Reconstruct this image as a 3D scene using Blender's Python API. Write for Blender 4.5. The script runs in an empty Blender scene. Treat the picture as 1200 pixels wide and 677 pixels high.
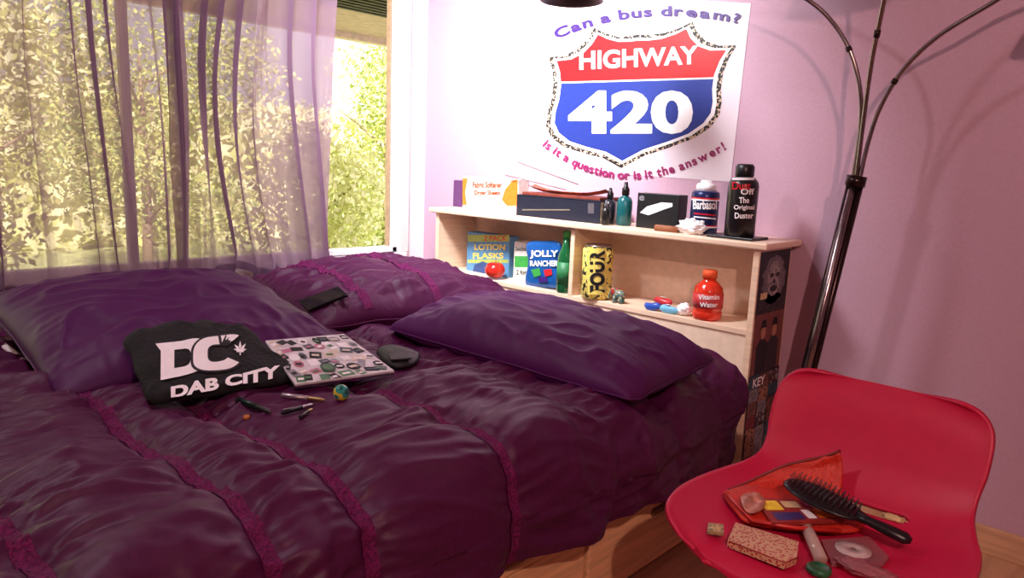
import bpy, bmesh, math, random
from mathutils import Vector, Matrix, noise
from math import sin, cos, pi, radians, atan, sqrt, exp
random.seed(11)
C = bpy.context.scene.collection
FP = 850.0
AA = radians(43.3); PT = atan(148/850); RO = radians(2.3)
CAM = Vector((0,0,1.1)); ZZ = Vector((0,0,1))
hh = Vector((-sin(AA),cos(AA),0)); R0 = Vector((cos(AA),sin(AA),0))
FW = hh*cos(PT)-ZZ*sin(PT); U0 = R0.cross(FW)
RT = R0*cos(RO)+U0*sin(RO); UP = U0*cos(RO)-R0*sin(RO)
def ray(x,y): return FW+RT*((x-600)/FP)+UP*((338.5-y)/FP)
def hit(x,y,p0,n):
    d = ray(x,y); return CAM+d*((Vector(p0)-CAM).dot(n)/d.dot(n))
def on_y(x,y,Y): return hit(x,y,(0,Y,0),Vector((0,1,0)))
def on_z(x,y,z): return hit(x,y,(0,0,z),ZZ)
def on_x(x,y,X): return hit(x,y,(X,0,0),Vector((1,0,0)))
def hit_cyl(x,y,cx,cy,r):
    d = ray(x,y); ox,oy = CAM.x-cx,CAM.y-cy
    a = d.x**2+d.y**2; b = 2*(ox*d.x+oy*d.y); c = ox*ox+oy*oy-r*r
    D = b*b-4*a*c
    if D < 0: D = 0
    return CAM+d*((-b-sqrt(D))/(2*a))
def mpp(p): return (Vector(p)-CAM).dot(FW)/FP
def proj(p):
    q=Vector(p)-CAM; w=q.dot(FW); return 600+FP*q.dot(RT)/w, 338.5-FP*q.dot(UP)/w

# ---------------------------------------------------------------- materials
def lin(v):
    v/=255.0
    return v/12.92 if v<=.04045 else ((v+.055)/1.055)**2.4
def c3(r,g,b): return (lin(r),lin(g),lin(b),1)
MATS = {}
def M(name,rgb,rough=.5,metal=0,bump=0,scale=40,var=.12,sheen=0,alpha=1,trans=0,emit=0,stretch=(1,1,1),spec=.5,rgb2=None,coat=0):
    if name in MATS: return MATS[name]
    m = bpy.data.materials.new(name); m.use_nodes=True; MATS[name]=m
    nt = m.node_tree; b = nt.nodes['Principled BSDF']
    tc = nt.nodes.new('ShaderNodeTexCoord'); mp = nt.nodes.new('ShaderNodeMapping'); mp.inputs['Scale'].default_value=stretch
    nt.links.new(tc.outputs['Object'],mp.inputs['Vector'])
    nz = nt.nodes.new('ShaderNodeTexNoise'); nz.inputs['Scale'].default_value=scale; nz.inputs['Detail'].default_value=4
    nt.links.new(mp.outputs['Vector'],nz.inputs['Vector'])
    rp = nt.nodes.new('ShaderNodeValToRGB')
    col = c3(*rgb); c2 = c3(*rgb2) if rgb2 else tuple(min(1,k*(1+var)) for k in col[:3])+(1,)
    rp.color_ramp.elements[0].position=.35; rp.color_ramp.elements[1].position=.65
    rp.color_ramp.elements[0].color = col if rgb2 else tuple(k*(1-var) for k in col[:3])+(1,)
    rp.color_ramp.elements[1].color = c2
    nt.links.new(nz.outputs['Fac'],rp.inputs['Fac']); nt.links.new(rp.outputs['Color'],b.inputs['Base Color'])
    b.inputs['Roughness'].default_value=rough; b.inputs['Metallic'].default_value=metal
    b.inputs['Specular IOR Level'].default_value=spec
    b.inputs['Coat Weight'].default_value=coat
    if sheen:
        b.inputs['Sheen Weight'].default_value=sheen; b.inputs['Sheen Tint'].default_value=(1,.3,.75,1)
    b.inputs['Alpha'].default_value=alpha; b.inputs['Transmission Weight'].default_value=trans
    if bump:
        bp = nt.nodes.new('ShaderNodeBump'); bp.inputs['Strength'].default_value=bump; bp.inputs['Distance'].default_value=.01
        nt.links.new(nz.outputs['Fac'],bp.inputs['Height']); nt.links.new(bp.outputs['Normal'],b.inputs['Normal'])
    return m
def vor(name,a,bc,scale,thr=.5,rough=.5,third=None,feature='F1'):
    if name in MATS: return MATS[name]
    m = M(name,a,rough); nt=m.node_tree; b=nt.nodes['Principled BSDF']
    v = nt.nodes.new('ShaderNodeTexVoronoi'); v.inputs['Scale'].default_value=scale; v.feature=feature
    tc = nt.nodes.new('ShaderNodeTexCoord'); nt.links.new(tc.outputs['Object'],v.inputs['Vector'])
    r = nt.nodes.new('ShaderNodeValToRGB'); r.color_ramp.interpolation='CONSTANT'
    r.color_ramp.elements[0].color=c3(*a); r.color_ramp.elements[1].color=c3(*bc); r.color_ramp.elements[1].position=thr
    if third:
        e=r.color_ramp.elements.new(thr*.5); e.color=c3(*third)
    nt.links.new(v.outputs['Distance'],r.inputs['Fac']); nt.links.new(r.outputs['Color'],b.inputs['Base Color'])
    return m
def sheer(name,rgb,tr):
    m = bpy.data.materials.new(name); m.use_nodes=True; nt=m.node_tree; nt.nodes.clear()
    o=nt.nodes.new('ShaderNodeOutputMaterial'); t=nt.nodes.new('ShaderNodeBsdfTransparent'); d=nt.nodes.new('ShaderNodeBsdfDiffuse'); l=nt.nodes.new('ShaderNodeBsdfTranslucent')
    m1=nt.nodes.new('ShaderNodeMixShader'); m2=nt.nodes.new('ShaderNodeMixShader'); m1.inputs[0].default_value=.5
    d.inputs[0].default_value=c3(*rgb); l.inputs[0].default_value=c3(*rgb); t.inputs[0].default_value=(1,.92,.94,1)
    nt.links.new(d.outputs[0],m1.inputs[1]); nt.links.new(l.outputs[0],m1.inputs[2])
    lw=nt.nodes.new('ShaderNodeLayerWeight'); lw.inputs[0].default_value=.35
    mr=nt.nodes.new('ShaderNodeMapRange'); mr.inputs['From Min'].default_value=0; mr.inputs['From Max'].default_value=.75
    mr.inputs['To Min'].default_value=1-tr; mr.inputs['To Max'].default_value=.94
    nt.links.new(lw.outputs['Facing'],mr.inputs['Value']); nt.links.new(mr.outputs[0],m2.inputs[0])
    nt.links.new(t.outputs[0],m2.inputs[1]); nt.links.new(m1.outputs[0],m2.inputs[2]); nt.links.new(m2.outputs[0],o.inputs[0])
    return m
def clear(name,rgb,tr):
    m = bpy.data.materials.new(name); m.use_nodes=True; nt=m.node_tree; nt.nodes.clear()
    o=nt.nodes.new('ShaderNodeOutputMaterial'); t=nt.nodes.new('ShaderNodeBsdfTransparent'); p=nt.nodes.new('ShaderNodeBsdfPrincipled')
    p.inputs['Base Color'].default_value=c3(*rgb); p.inputs['Roughness'].default_value=.15; x=nt.nodes.new('ShaderNodeMixShader'); x.inputs[0].default_value=1-tr
    t.inputs[0].default_value=c3(*rgb)
    nt.links.new(t.outputs[0],x.inputs[1]); nt.links.new(p.outputs[0],x.inputs[2]); nt.links.new(x.outputs[0],o.inputs[0]); return m

# ---------------------------------------------------------------- mesh builder
WL = {}
_tc = {}
def text_geo(s,bold):
    k=(s,bold)
    if k in _tc: return _tc[k]
    cu=bpy.data.curves.new('t','FONT'); cu.body=s; cu.offset=bold; cu.resolution_u=4
    ob=bpy.data.objects.new('t',cu); C.objects.link(ob)
    dg=bpy.context.evaluated_depsgraph_get(); dg.update()
    me=bpy.data.meshes.new_from_object(ob.evaluated_get(dg))
    vs=[(v.co.x,v.co.y) for v in me.vertices]; fs=[tuple(p.vertices) for p in me.polygons]
    bpy.data.objects.remove(ob); bpy.data.curves.remove(cu); bpy.data.meshes.remove(me)
    x0=min(v[0] for v in vs); x1=max(v[0] for v in vs); y0=min(v[1] for v in vs); y1=max(v[1] for v in vs)
    r=([((v[0]-x0)/(x1-x0+1e-9),(v[1]-y0)/(y1-y0+1e-9)) for v in vs],fs,x1-x0,y1-y0,y0)
    _tc[k]=r; return r
class MB:
    def __init__(s): s.v=[];s.f=[];s.m=[];s.s=[]
    def add(s,vs,fs,m=0,smooth=False):
        o=len(s.v); s.v+= [Vector(v) for v in vs]
        for i,f in enumerate(fs):
            s.f.append(tuple(o+k for k in f)); s.m.append(m[i] if isinstance(m,list) else m); s.s.append(smooth)
        return s
    def box(s,lo,hi,m=0,bev=0,xf=None,seg=2):
        bm=bmesh.new(); bmesh.ops.create_cube(bm,size=1)
        lo=Vector(lo);hi=Vector(hi)
        for v in bm.verts: v.co=Vector(((lo.x+hi.x)/2+v.co.x*(hi.x-lo.x),(lo.y+hi.y)/2+v.co.y*(hi.y-lo.y),(lo.z+hi.z)/2+v.co.z*(hi.z-lo.z)))
        if bev: bmesh.ops.bevel(bm,geom=bm.edges[:],offset=bev,segments=seg,affect='EDGES',profile=.5)
        bm.verts.index_update()
        s.add([(xf@v.co if xf else v.co.copy()) for v in bm.verts],[[v.index for v in f.verts] for f in bm.faces],m); bm.free(); return s
    def lathe(s,cx,cy,prof,seg=32,m=0,smooth=True,sy=1.0,xf=None):
        vs=[];fs=[];ms=[]
        for r,z in [(p[0],p[1]) for p in prof]:
            for k in range(seg):
                a=2*pi*k/seg; p=Vector((cx+r*cos(a),cy+r*sy*sin(a),z)); vs.append(xf@p if xf else p)
        for i in range(len(prof)-1):
            for k in range(seg):
                k2=(k+1)%seg; fs.append((i*seg+k,i*seg+k2,(i+1)*seg+k2,(i+1)*seg+k)); ms.append(prof[i][2] if len(prof[i])>2 else m)
        if prof[0][0]>1e-4: fs.append(tuple(range(seg-1,-1,-1))); ms.append(prof[0][2] if len(prof[0])>2 else m)
        if prof[-1][0]>1e-4: fs.append(tuple((len(prof)-1)*seg+k for k in range(seg))); ms.append(prof[-2][2] if len(prof[-2])>2 else m)
        return s.add(vs,fs,ms,smooth)
    def tube(s,pts,r,seg=10,m=0,flat=1.0):
        pts=[Vector(p) for p in pts]; n=len(pts); rs=r if isinstance(r,(list,tuple)) else [r]*n
        up=None; vs=[];fs=[]
        for i in range(n):
            t=(pts[min(i+1,n-1)]-pts[max(i-1,0)]).normalized()
            if up is None:
                up=ZZ if abs(t.z)<.9 else Vector((1,0,0))
            a=t.cross(up).normalized(); up=a.cross(t).normalized()
            for k in range(seg):
                g=2*pi*k/seg; vs.append(pts[i]+a*(rs[i]*cos(g))+up*(rs[i]*flat*sin(g)))
        for i in range(n-1):
            for k in range(seg):
                k2=(k+1)%seg; fs.append((i*seg+k,i*seg+k2,(i+1)*seg+k2,(i+1)*seg+k))
        fs.append(tuple(range(seg-1,-1,-1))); fs.append(tuple((n-1)*seg+k for k in range(seg)))
        return s.add(vs,fs,m,True)
    def prism(s,top,thick,n,m=0):
        n=Vector(n).normalized(); k=len(top); top=[Vector(p) for p in top]
        vs=top+[p-n*thick for p in top]
        fs=[tuple(range(k)),tuple(range(2*k-1,k-1,-1))]+[(i,k+i,k+(i+1)%k,(i+1)%k) for i in range(k)]
        return s.add(vs,fs,m)
    def flat(s,pts,mp,m=0): return s.add([mp(*p) for p in pts],[tuple(range(len(pts)))],m)
    def rect(s,x0,y0,x1,y1,mp,m=0,n=1,slope=0):
        vs=[];fs=[]
        for i in range(n+1):
            x=x0+(x1-x0)*i/n; vs+= [mp(x,y0+slope*(x-x0)),mp(x,y1+slope*(x-x0))]
        for i in range(n): fs.append((2*i,2*i+1,2*i+3,2*i+2))
        return s.add(vs,fs,m)
    def grid(s,fn,nu,nv,m=0,smooth=True):
        vs=[fn(i/nu,j/nv) for i in range(nu+1) for j in range(nv+1)]
        fs=[(i*(nv+1)+j,(i+1)*(nv+1)+j,(i+1)*(nv+1)+j+1,i*(nv+1)+j+1) for i in range(nu) for j in range(nv)]
        return s.add(vs,fs,m,smooth)
    def ball(s,c,rx,ry,rz,m=0,seg=20,rings=12,fn=None):
        c=Vector(c)
        def g(a,b):
            th=2*pi*a; ph=pi*b; p=Vector((cos(th)*sin(ph),sin(th)*sin(ph),cos(ph)))
            k=fn(p) if fn else 1
            return c+Vector((p.x*rx*k,p.y*ry*k,p.z*rz*k))
        return s.grid(g,seg,rings,m)
    def text(s,t,x0,y0,x1,y1,mp,m=0,bold=.02,slope=0,rot=False,skew=0):
        g,fs,_,_,_=text_geo(t,bold); vs=[]
        for u,v in g:
            if rot: px=x1-(v)*(x1-x0); py=y1-u*(y1-y0)
            else:
                px=x0+u*(x1-x0)+skew*v; py=y1-v*(y1-y0)+slope*(px-x0)
            vs.append(mp(px,py))
        return s.add(vs,fs,m)
    def build(s,name,mats,parent=None,label=None,cat=None,group=None,kind=None,doubles=False):
        lo=Vector([min(v[i] for v in s.v) for i in range(3)]); hi=Vector([max(v[i] for v in s.v) for i in range(3)])
        o0=Vector(((lo.x+hi.x)/2,(lo.y+hi.y)/2,lo.z))
        me=bpy.data.meshes.new(name); me.from_pydata([tuple(v-o0) for v in s.v],[],s.f)
        for x in (mats if isinstance(mats,list) else [mats]): me.materials.append(x)
        me.polygons.foreach_set('material_index',s.m); me.polygons.foreach_set('use_smooth',s.s); me.update()
        if doubles:
            bm=bmesh.new(); bm.from_mesh(me); bmesh.ops.remove_doubles(bm,verts=bm.verts,dist=1e-5); bmesh.ops.recalc_face_normals(bm,faces=bm.faces); bm.to_mesh(me); bm.free()
        o=bpy.data.objects.new(name,me); C.objects.link(o); o.location=o0; WL[o.name]=o0
        if parent:
            o.parent=parent; o.matrix_parent_inverse=Matrix.Translation(-WL[parent.name])
        if label: o['label']=label
        if cat: o['category']=cat
        if group: o['group']=group
        if kind: o['kind']=kind
        return o
def thing(name,label,cat,loc,group=None,kind=None):
    o=bpy.data.objects.new(name,None); C.objects.link(o); o.empty_display_size=.05; o.location=loc; WL[o.name]=Vector(loc)
    o['label']=label; o['category']=cat
    if group:o['group']=group
    if kind:o['kind']=kind
    return o
def nz(x,y,z=0): return noise.noise(Vector((x,y,z)))

# palette
white=M('white_paint',(238,234,238),.5); paper=M('paper_white',(246,242,244),.6,var=.02)
black=M('black_plastic',(16,15,18),.35); blk=M('black_ink',(12,12,14),.6)
wall_m=M('lilac_wall_paint',(196,158,178),.65,bump=.05,scale=120,var=.03)
maple=M('pale_maple',(236,206,178),.45,scale=6,stretch=(1,1,14),var=.08,bump=.03)
maple_h=M('pale_maple_top',(238,208,182),.4,scale=5,stretch=(1,14,14),var=.08,bump=.03)
bedwood=M('bed_pine',(224,178,132),.5,scale=5,stretch=(14,1,14),var=.14,bump=.04)
red=M('red_ink',(214,32,40),.5); blue=M('blue_ink',(42,70,165),.5); yellow=M('yellow_ink',(248,214,50),.5)
green=M('green_ink',(60,160,70),.5); orange=M('orange_ink',(240,116,30),.5); purple=M('purple_ink',(60,26,112),.5)
magenta=M('magenta_ink',(140,24,90),.5); navy=M('navy_can',(22,34,84),.3,metal=.3); teal=M('teal_plastic',(20,90,96),.25)
silver=M('silver_metal',(190,190,196),.25,metal=1); grey=M('grey_ink',(140,138,145),.5)
brown=M('brown_paper',(150,92,60),.6); tan=M('tan_ink',(214,186,140),.6)

# ---------------------------------------------------------------- room
YW=2.48; XW=-3.0; XR=1.4; YF=-1.3; ZC=2.45
MB().box((XW-.15,YF,-.06),(XR,YW+.15,0)).build('floor',M('oak_floor',(196,150,112),.4,scale=4,stretch=(10,1,1),var=.15),kind='structure')
MB().box((XW-.15,YW,0),(XR+.1,YW+.12,ZC)).build('wall_back',wall_m,kind='structure')
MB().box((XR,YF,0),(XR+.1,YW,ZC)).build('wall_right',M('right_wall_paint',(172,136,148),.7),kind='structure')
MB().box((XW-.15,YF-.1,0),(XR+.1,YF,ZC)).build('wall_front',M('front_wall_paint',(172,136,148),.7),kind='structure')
MB().box((XW-.15,YF-.1,ZC),(XR+.1,YW+.12,ZC+.08)).build('ceiling',M('ceiling_paint',(180,162,172),.7),kind='structure')
SZ=.62; OY0=-.5; OY1=2.31; OZ=2.2
w=MB(); w.box((XW-.10,YF,0),(XW,YW,SZ)); w.box((XW-.10,YF,OZ),(XW,YW,ZC)); w.box((XW-.10,YF,SZ),(XW,OY0,OZ)); w.box((XW-.10,OY1,SZ),(XW,YW,OZ))
w.build('wall_left',M('window_wall_paint',(236,230,238),.6,var=.01),kind='structure')
cream=M('frame_cream',(232,224,220),.5,var=.03)
win=MB(); win.box((XW-.07,OY0,SZ),(XW-.01,OY1,SZ+.03),0,.004); win.box((XW-.07,OY0,OZ-.05),(XW-.01,OY1,OZ),0,.004)
win.box((XW-.07,OY1-.03,SZ),(XW-.01,OY1,OZ),0,.004); win.box((XW-.07,OY0,SZ),(XW-.01,OY0+.05,OZ),0,.004)
wo=win.build('window_1',white,kind='structure')
MB().box((XW-.065,1.02,SZ+.03),(XW-.03,1.055,OZ-.04),0,.004).build('mullion',M('mullion_grey',(170,160,165),.5),wo)
MB().box((XW-.06,OY1-.042,SZ+.03),(XW-.03,OY1-.03,OZ-.04),0,.003).build('sash_stile',M('sash_tan',(176,146,118),.5),wo)
MB().box((XW-.03,OY0-.06,SZ-.035),(XW+.03,OY1+.04,SZ),0,.006).build('trim_1',white,kind='structure')
MB().box((XW,OY1,SZ),(XW+.018,OY1+.055,OZ+.05),0,.004).build('trim_2',cream,kind='structure')
MB().box((-.98,YW-.015,0),(XR,YW,.085),0,.003).build('baseboard_back',M('baseboard_wood',(206,160,124),.5,scale=8,stretch=(1,10,10)),kind='structure')

# exterior
MB().box((-18,-10,-.5),(XW-.2,14,-.4)).build('ground',M('lawn',(200,206,150),.9,scale=8,var=.2),kind='structure')
ev=thing('roof_eave','brown soffit of the roof overhang outside the window','eave',(XW-.7,1,1.9),kind='structure')
MB().box((XW-1.25,-3,1.90),(XW-.10,5,1.96),0).build('soffit',M('soffit',(196,168,150),.7,scale=20),ev)
MB().box((XW-1.32,-3,1.86),(XW-1.25,5,2.05),0,.004).build('fascia',M('fascia',(214,190,168),.6),ev)
for k in range(7): MB().box((XW-.55+k*.06,2.2,1.885),(XW-.52+k*.06,2.75,1.9),0).build('vent_slat',M('vent_dark',(50,42,40),.6),ev)
lf=[M('leaf_yellow_green',(216,220,140),.6,var=.25,scale=6),M('leaf_green',(176,194,118),.6,var=.25,scale=6),M('leaf_pale',(244,242,196),.6,var=.1,scale=6)]
def leaves(n,pos,ss,nm,mats,parent):
    vs=[];fs=[]; ms=[]
    for i in range(n):
        p=pos(); a=Vector((random.gauss(0,1),random.gauss(0,1),random.gauss(0,1))).normalized(); b=a.cross(Vector((random.gauss(0,1),random.gauss(0,1),random.gauss(0,1)))).normalized()
        s_=random.uniform(*ss); o=len(vs); vs+=[p-a*s_,p+b*s_*.5,p+a*s_,p-b*s_*.5]; fs.append((o,o+1,o+2,o+3)); ms.append(random.choice((0,0,1)))
    return MB().add(vs,fs,ms).build(nm,mats,parent)
def tree(x,y,z0,r,hgt,n,label,mi,nm='garden_tree'):
    t=thing(nm,label,'tree',(x,y,-.4),'trees outside the window')
    tk=MB(); base=Vector((x,y,-.4)); tk.tube([base,base+Vector((.05,0,hgt*.3)),base+Vector((-.03,.04,hgt*.6)),base+Vector((.02,0,hgt*.9))],[.06,.05,.035,.012])
    for k in range(7):
        a=k*2.4; zz=hgt*(.25+.09*k); p=base+Vector((0,0,zz)); tk.tube([p,p+Vector((cos(a)*r*.4,sin(a)*r*.4,.25)),p+Vector((cos(a)*r*.7,sin(a)*r*.7,.4))],[.02,.012,.005],6)
    tk.build('trunk',M('bark',(170,150,124),.8),t)
    lumps=[(random.uniform(-.7,.7)*r,random.uniform(-.7,.7)*r,z0+random.random()*(hgt-z0),random.uniform(.35,.6)*r) for _ in range(13)]
    def pos():
        L=random.choice(lumps); d=Vector((random.gauss(0,1),random.gauss(0,1),random.gauss(0,1))).normalized()*L[3]*random.uniform(.4,1.15)
        return base+Vector((L[0],L[1],L[2]))+d
    leaves(int(n*1.5),pos,(.018,.042),'foliage',[lf[mi],lf[(mi+1)%3]],t)
tree(-6.2,4.6,.5,1.0,2.6,8500,'bright yellow-green tree seen in the clear gap beside the curtain',0)
tree(-5.4,3.2,.3,.6,1.7,5000,'low leafy bush in the clear gap under the tree',2,'garden_bush')
tree(-8.1,2.9,.5,1.1,2.7,7000,'leafy green tree behind the right half of the curtain',0)
tree(-5.8,.9,.5,.75,2.3,6000,'pale leafy tree behind the middle of the curtain',2)
tree(-7.6,-.9,.5,1.0,2.7,7000,'mid green tree behind the left end of the curtain',1)
tree(-9.0,7.4,.5,1.2,3.2,6000,'far hazy tree behind the gap beside the curtain',2)
hg=thing('hedge','long pale sunlit hedge at the back of the garden','hedge',(-12,2,-.4))
leaves(14000,lambda: Vector((-12+random.gauss(0,.3),random.uniform(-7,14),-.4+random.random()**.8*2.3)),(.08,.17),'foliage',[lf[2],lf[0]],hg)
MB().box((-12.05,-7,-.4),(-11.95,14,1.5)).build('inner_growth',lf[2],hg)

# ---------------------------------------------------------------- curtains
shm=sheer('sheer_mauve_voile',(172,142,170),.24)
def curtain(pl,pr,label,seed,sweep,NF):
    X=-2.88
    ya=on_x(pl,180,X).y; yb=on_x(pr,180,X).y
    cb=MB()
    def fn(a,b):
        z=2.16-(2.16-.575)*b
        wob=nz(a*3.1+seed,b*.35,0)*2.2+nz(a*7+seed,b*.5,4)*.6
        ph=(a*NF+wob)*2*pi
        m_=.5+.5*sin(a*9+seed*3+1.2*b)
        amp=.030+.022*m_
        x=X+amp*sin(ph)+.008*sin(ph*1.9+1+b*2.5)+.016*nz(a*9+seed,b*2.2,1)+.003*nz(a*60,b*4,seed)
        y=ya+(yb-ya)*a+.012*sin(ph+1+b)+sweep*sin(pi*a)*sin(pi*min(1,b*1.05))
        y+= .03*nz(a*5,b*2,seed)
        if b>.93: x+=(b-.93)*.35*sin(a*38+seed)
        z+= (b**6)*(.025*sin(a*7+seed)+.015*sin(a*23))
        return Vector((x,y,z))
    cb.grid(fn,460,60)
    t=thing('curtain',label,'curtain',(X,(ya+yb)/2,.58),'sheer curtains on the window')
    cb.build('voile',shm,t)
    hm=MB(); 
    def fh(a,b):
        p=fn(a,.975+.025*b); p.x+=.002; return p
    hm.grid(fh,460,2); hm.build('hem',sheer('voile_hem_'+str(int(seed)),(140,110,142),.12),t)
curtain(-90,214,'mauve sheer curtain panel hanging left, behind the big pillow',1.3,-.03,8)
curtain(202,392,'mauve sheer curtain panel whose right edge borders the clear window gap',5.7,-.10,8)
rod=thing('curtain_rod','thin white curtain rod above the window','curtain rod',(-2.88,1,2.17))
MB().tube([(-2.88,-.7,2.175),(-2.88,2.38,2.175)],.011).build('rod',white,rod)
for yy in (-.55,2.33):
    MB().tube([(-3.0,yy,2.175),(-2.88,yy,2.175)],.008).build('bracket',white,rod)

# ---------------------------------------------------------------- bookcase headboard
BX0,BX1,BF,BB=-2.6,-1.01,2.22,2.465; ST=.88; SH=.59
bk=thing('bookcase_headboard','pale wood bookcase headboard with open shelves behind the bed','bookcase',((BX0+BX1)/2,2.34,0))
MB().box((BX0-.03,BF-.02,ST-.022),(BX1+.03,BB+.01,ST),0,.005).build('top_board',maple_h,bk)
MB().box((BX0,BF,0),(BX0+.022,BB,ST-.022),0,.002).build('side_panel',maple,bk)
MB().box((BX1-.022,BF,0),(BX1,BB,ST-.022),0,.002).build('side_panel',maple,bk)
MB().box((BX0+.022,BF+.006,SH-.02),(BX1-.022,BB-.01,SH),0,.002).build('shelf',maple_h,bk)
MB().box((-1.79,BF+.004,SH),(-1.77,BB-.01,ST-.022),0,.002).build('divider',maple,bk)
MB().box((BX0+.022,BB-.012,.02),(BX1-.022,BB,ST-.022)).build('back_panel',M('back_panel_maple',(232,204,180),.6,var=.05),bk)
MB().box((BX0+.022,BF+.012,.02),(BX1-.022,BF+.03,SH-.02)).build('lower_panel',M('lower_panel_maple',(238,212,190),.5,var=.05),bk)
prs=random.Random(3)
def side_print(z0,z1,ya,yb,label,kind):
    X=BX1+.0012+.0012*kind
    mp=lambda u,v,e=0: Vector((X+.0006*e,ya+(yb-ya)*u,z1+(z0-z1)*v))
    e=[lambda u,v,k=k: mp(u,v,k) for k in range(8)]
    base=M('print_dark_'+str(kind),[(34,26,34),(120,66,58),(30,30,52),(60,40,44)][kind],.5)
    s=MB(); s.box((X-.001,ya,z0),(X,yb,z1)); o=s.build('art_print',base,label=label,cat='poster',group='prints on the bookcase side')
    def ell(m_,cx,cy,rx,ry,l,w=0): m_.flat([(cx+rx*cos(2*pi*k/24)*(1+w*sin(k*2.5)),cy+ry*sin(2*pi*k/24)) for k in range(24)],e[l])
    if kind==0:
        a=MB(); ell(a,.5,.45,.38,.38,1,.12); a.build('hair_print',vor('print_hair',(50,42,48),(120,108,114),110,.35),o)
        a=MB(); ell(a,.5,.82,.44,.17,1,.1); a.build('shoulder_print',vor('print_cloth',(70,60,66),(30,24,30),80,.4),o)
        a=MB(); ell(a,.5,.43,.22,.27,2); a.build('face_print',M('print_face',(150,136,138),.5,scale=60,var=.6),o)
        for q_ in((.40,.37,.07,.035),(.60,.37,.07,.035),(.5,.58,.13,.05),(.5,.47,.04,.04)):
            a=MB(); ell(a,*q_,3); a.build('feature_print',M('print_shadow',(44,34,40),.6),o)
        a=MB(); a.rect(.08,.62,.3,.72,e[4]); a.build('banner_print',tan,o)
    elif kind==1:
        for cx,cc in((.3,'print_suit_dark'),(.68,'print_suit_grey')):
            a=MB(); a.flat([(cx-.17,1),(cx-.2,.5),(cx-.06,.4),(cx+.06,.4),(cx+.2,.5),(cx+.18,1)],e[1]); a.build('suit_print',M(cc,(22,22,30) if cx<.5 else (50,42,50),.5),o)
            a=MB(); ell(a,cx,.3,.08,.11,2); a.build('face_print',M('print_skin',(186,130,104),.5),o)
            a=MB(); a.flat([(cx-.14,.22),(cx-.08,.2),(cx-.06,.1),(cx+.06,.1),(cx+.08,.2),(cx+.14,.22)],e[3]); a.build('hat_print',blk,o)
    else:
        pm_=[vor('print_mix_a',(150,140,136),(70,44,48),60,.4),vor('print_mix_b',(40,34,50),(160,110,80),80,.35),M('print_teal',(50,80,90),.5,var=.5,scale=60),M('print_brown',(110,70,56),.5,var=.5,scale=60),M('print_grey',(120,112,118),.5,var=.5,scale=80),M('print_red_dark',(120,30,40),.5,var=.4,scale=60)]
        for i in range(3):
            for j in range(4):
                u=i/3+prs.uniform(-.02,.03); v=j/4+prs.uniform(-.02,.03)
                a=MB(); a.rect(max(.01,u),max(.01,v),min(.99,u+.31),min(.99,v+.25),e[1+(i+j)%3]); a.build('photo_print',prs.choice(pm_),o)
        if kind==2:
            a=MB(); a.text('KEY',.1,.06,.5,.22,e[5]); a.build('lettering',paper,o)
side_print(.63,.848,2.228,2.455,'black and white portrait print with wild hair, topmost on the bookcase side',0)
side_print(.425,.640,2.230,2.452,'brown print of two dark suited figures, below the portrait print',1)
side_print(.24,.435,2.226,2.455,'dark collage print with white lettering, third down the bookcase side',2)
side_print(.04,.25,2.228,2.452,'dark brown patched print lowest on the bookcase side, near the floor',3)

# ---------------------------------------------------------------- bed
bed=thing('bed','pale wooden storage bed under the plum bedding','bed',(-1.8,1.1,0))
MB().box((-2.6,.0,.24),(-1.09,2.12,.43),0,.05,seg=4).build('mattress',M('mattress_white',(225,220,222),.8,bump=.1),bed)
MB().box((-2.62,-.03,.225),(-.965,2.02,.245),0,.006).build('platform',bedwood,bed)
MB().box((-1.04,-.03,.245),(-.985,2.0,.325),0,.008).build('side_rail',bedwood,bed)
MB().box((-2.62,-.06,.0),(-.965,-.03,.34),0,.006).build('foot_panel',bedwood,bed)
MB().box((-2.62,-.03,.0),(-2.6,2.16,.34),0,.004).build('far_rail',bedwood,bed)
for k in range(3):
    y0=-.02+k*.68
    d=MB().box((-1.02,y0+.006,.02),(-.972,y0+.67,.220),0,.006).build('drawer',bedwood,bed)
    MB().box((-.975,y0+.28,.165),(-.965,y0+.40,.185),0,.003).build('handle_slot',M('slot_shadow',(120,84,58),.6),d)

BANDS=[-.13,.2,.47,.64,.97,1.3,1.62,1.95,2.3]
def dnear(y): return min(abs(y-b) for b in BANDS)
def sstep(a,b,x):
    t=max(0,min(1,(x-a)/(b-a))); return t*t*(3-2*t)
def ZDf(y): return .53-.055*sstep(1.0,1.8,y)
def soft(v,k): return exp(-(v*k)**2)
def Dv(x,y):
    d=dnear(y+.02*nz(x*2.5,3)); g=min(d/.10,1)
    pf=.026*sin(pi/2*g)**.9
    wx=x+.13*nz(x*2.2,y*2.2,7); wy=y+.13*nz(x*2.2,y*2.2,11)
    big=.024*nz(wx*2.4,wy*2.0,1)
    f1=.013*soft(nz(wx*6.5,wy*2.4,5),5.5)
    f2=.012*soft(nz(wx*3.2+wy*2.8,wy*3.0-wx*1.6,15),5)
    f3=.008*soft(nz(wx*12,wy*4.5,25),5)
    f4=.004*soft(nz(wx*22,wy*9,35),5)
    inb=sstep(.010,.034,d)
    ga=inb*exp(-d/.095)*(.014*soft(nz(x*29+1.5*nz(x*4,y*4),y*3.5,2),4.5)-.004)
    g2=inb*exp(-d/.06)*.006*nz(x*62,y*9,8)
    return pf+big+f1+f2+f3+f4+ga+g2
def edx(y): return -.02-.10*sstep(1.45,2.10,y)
def SLy(y): return 1.995+.02*sstep(1.0,1.4,y)+.20*sstep(1.5,2.0,y)
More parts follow.
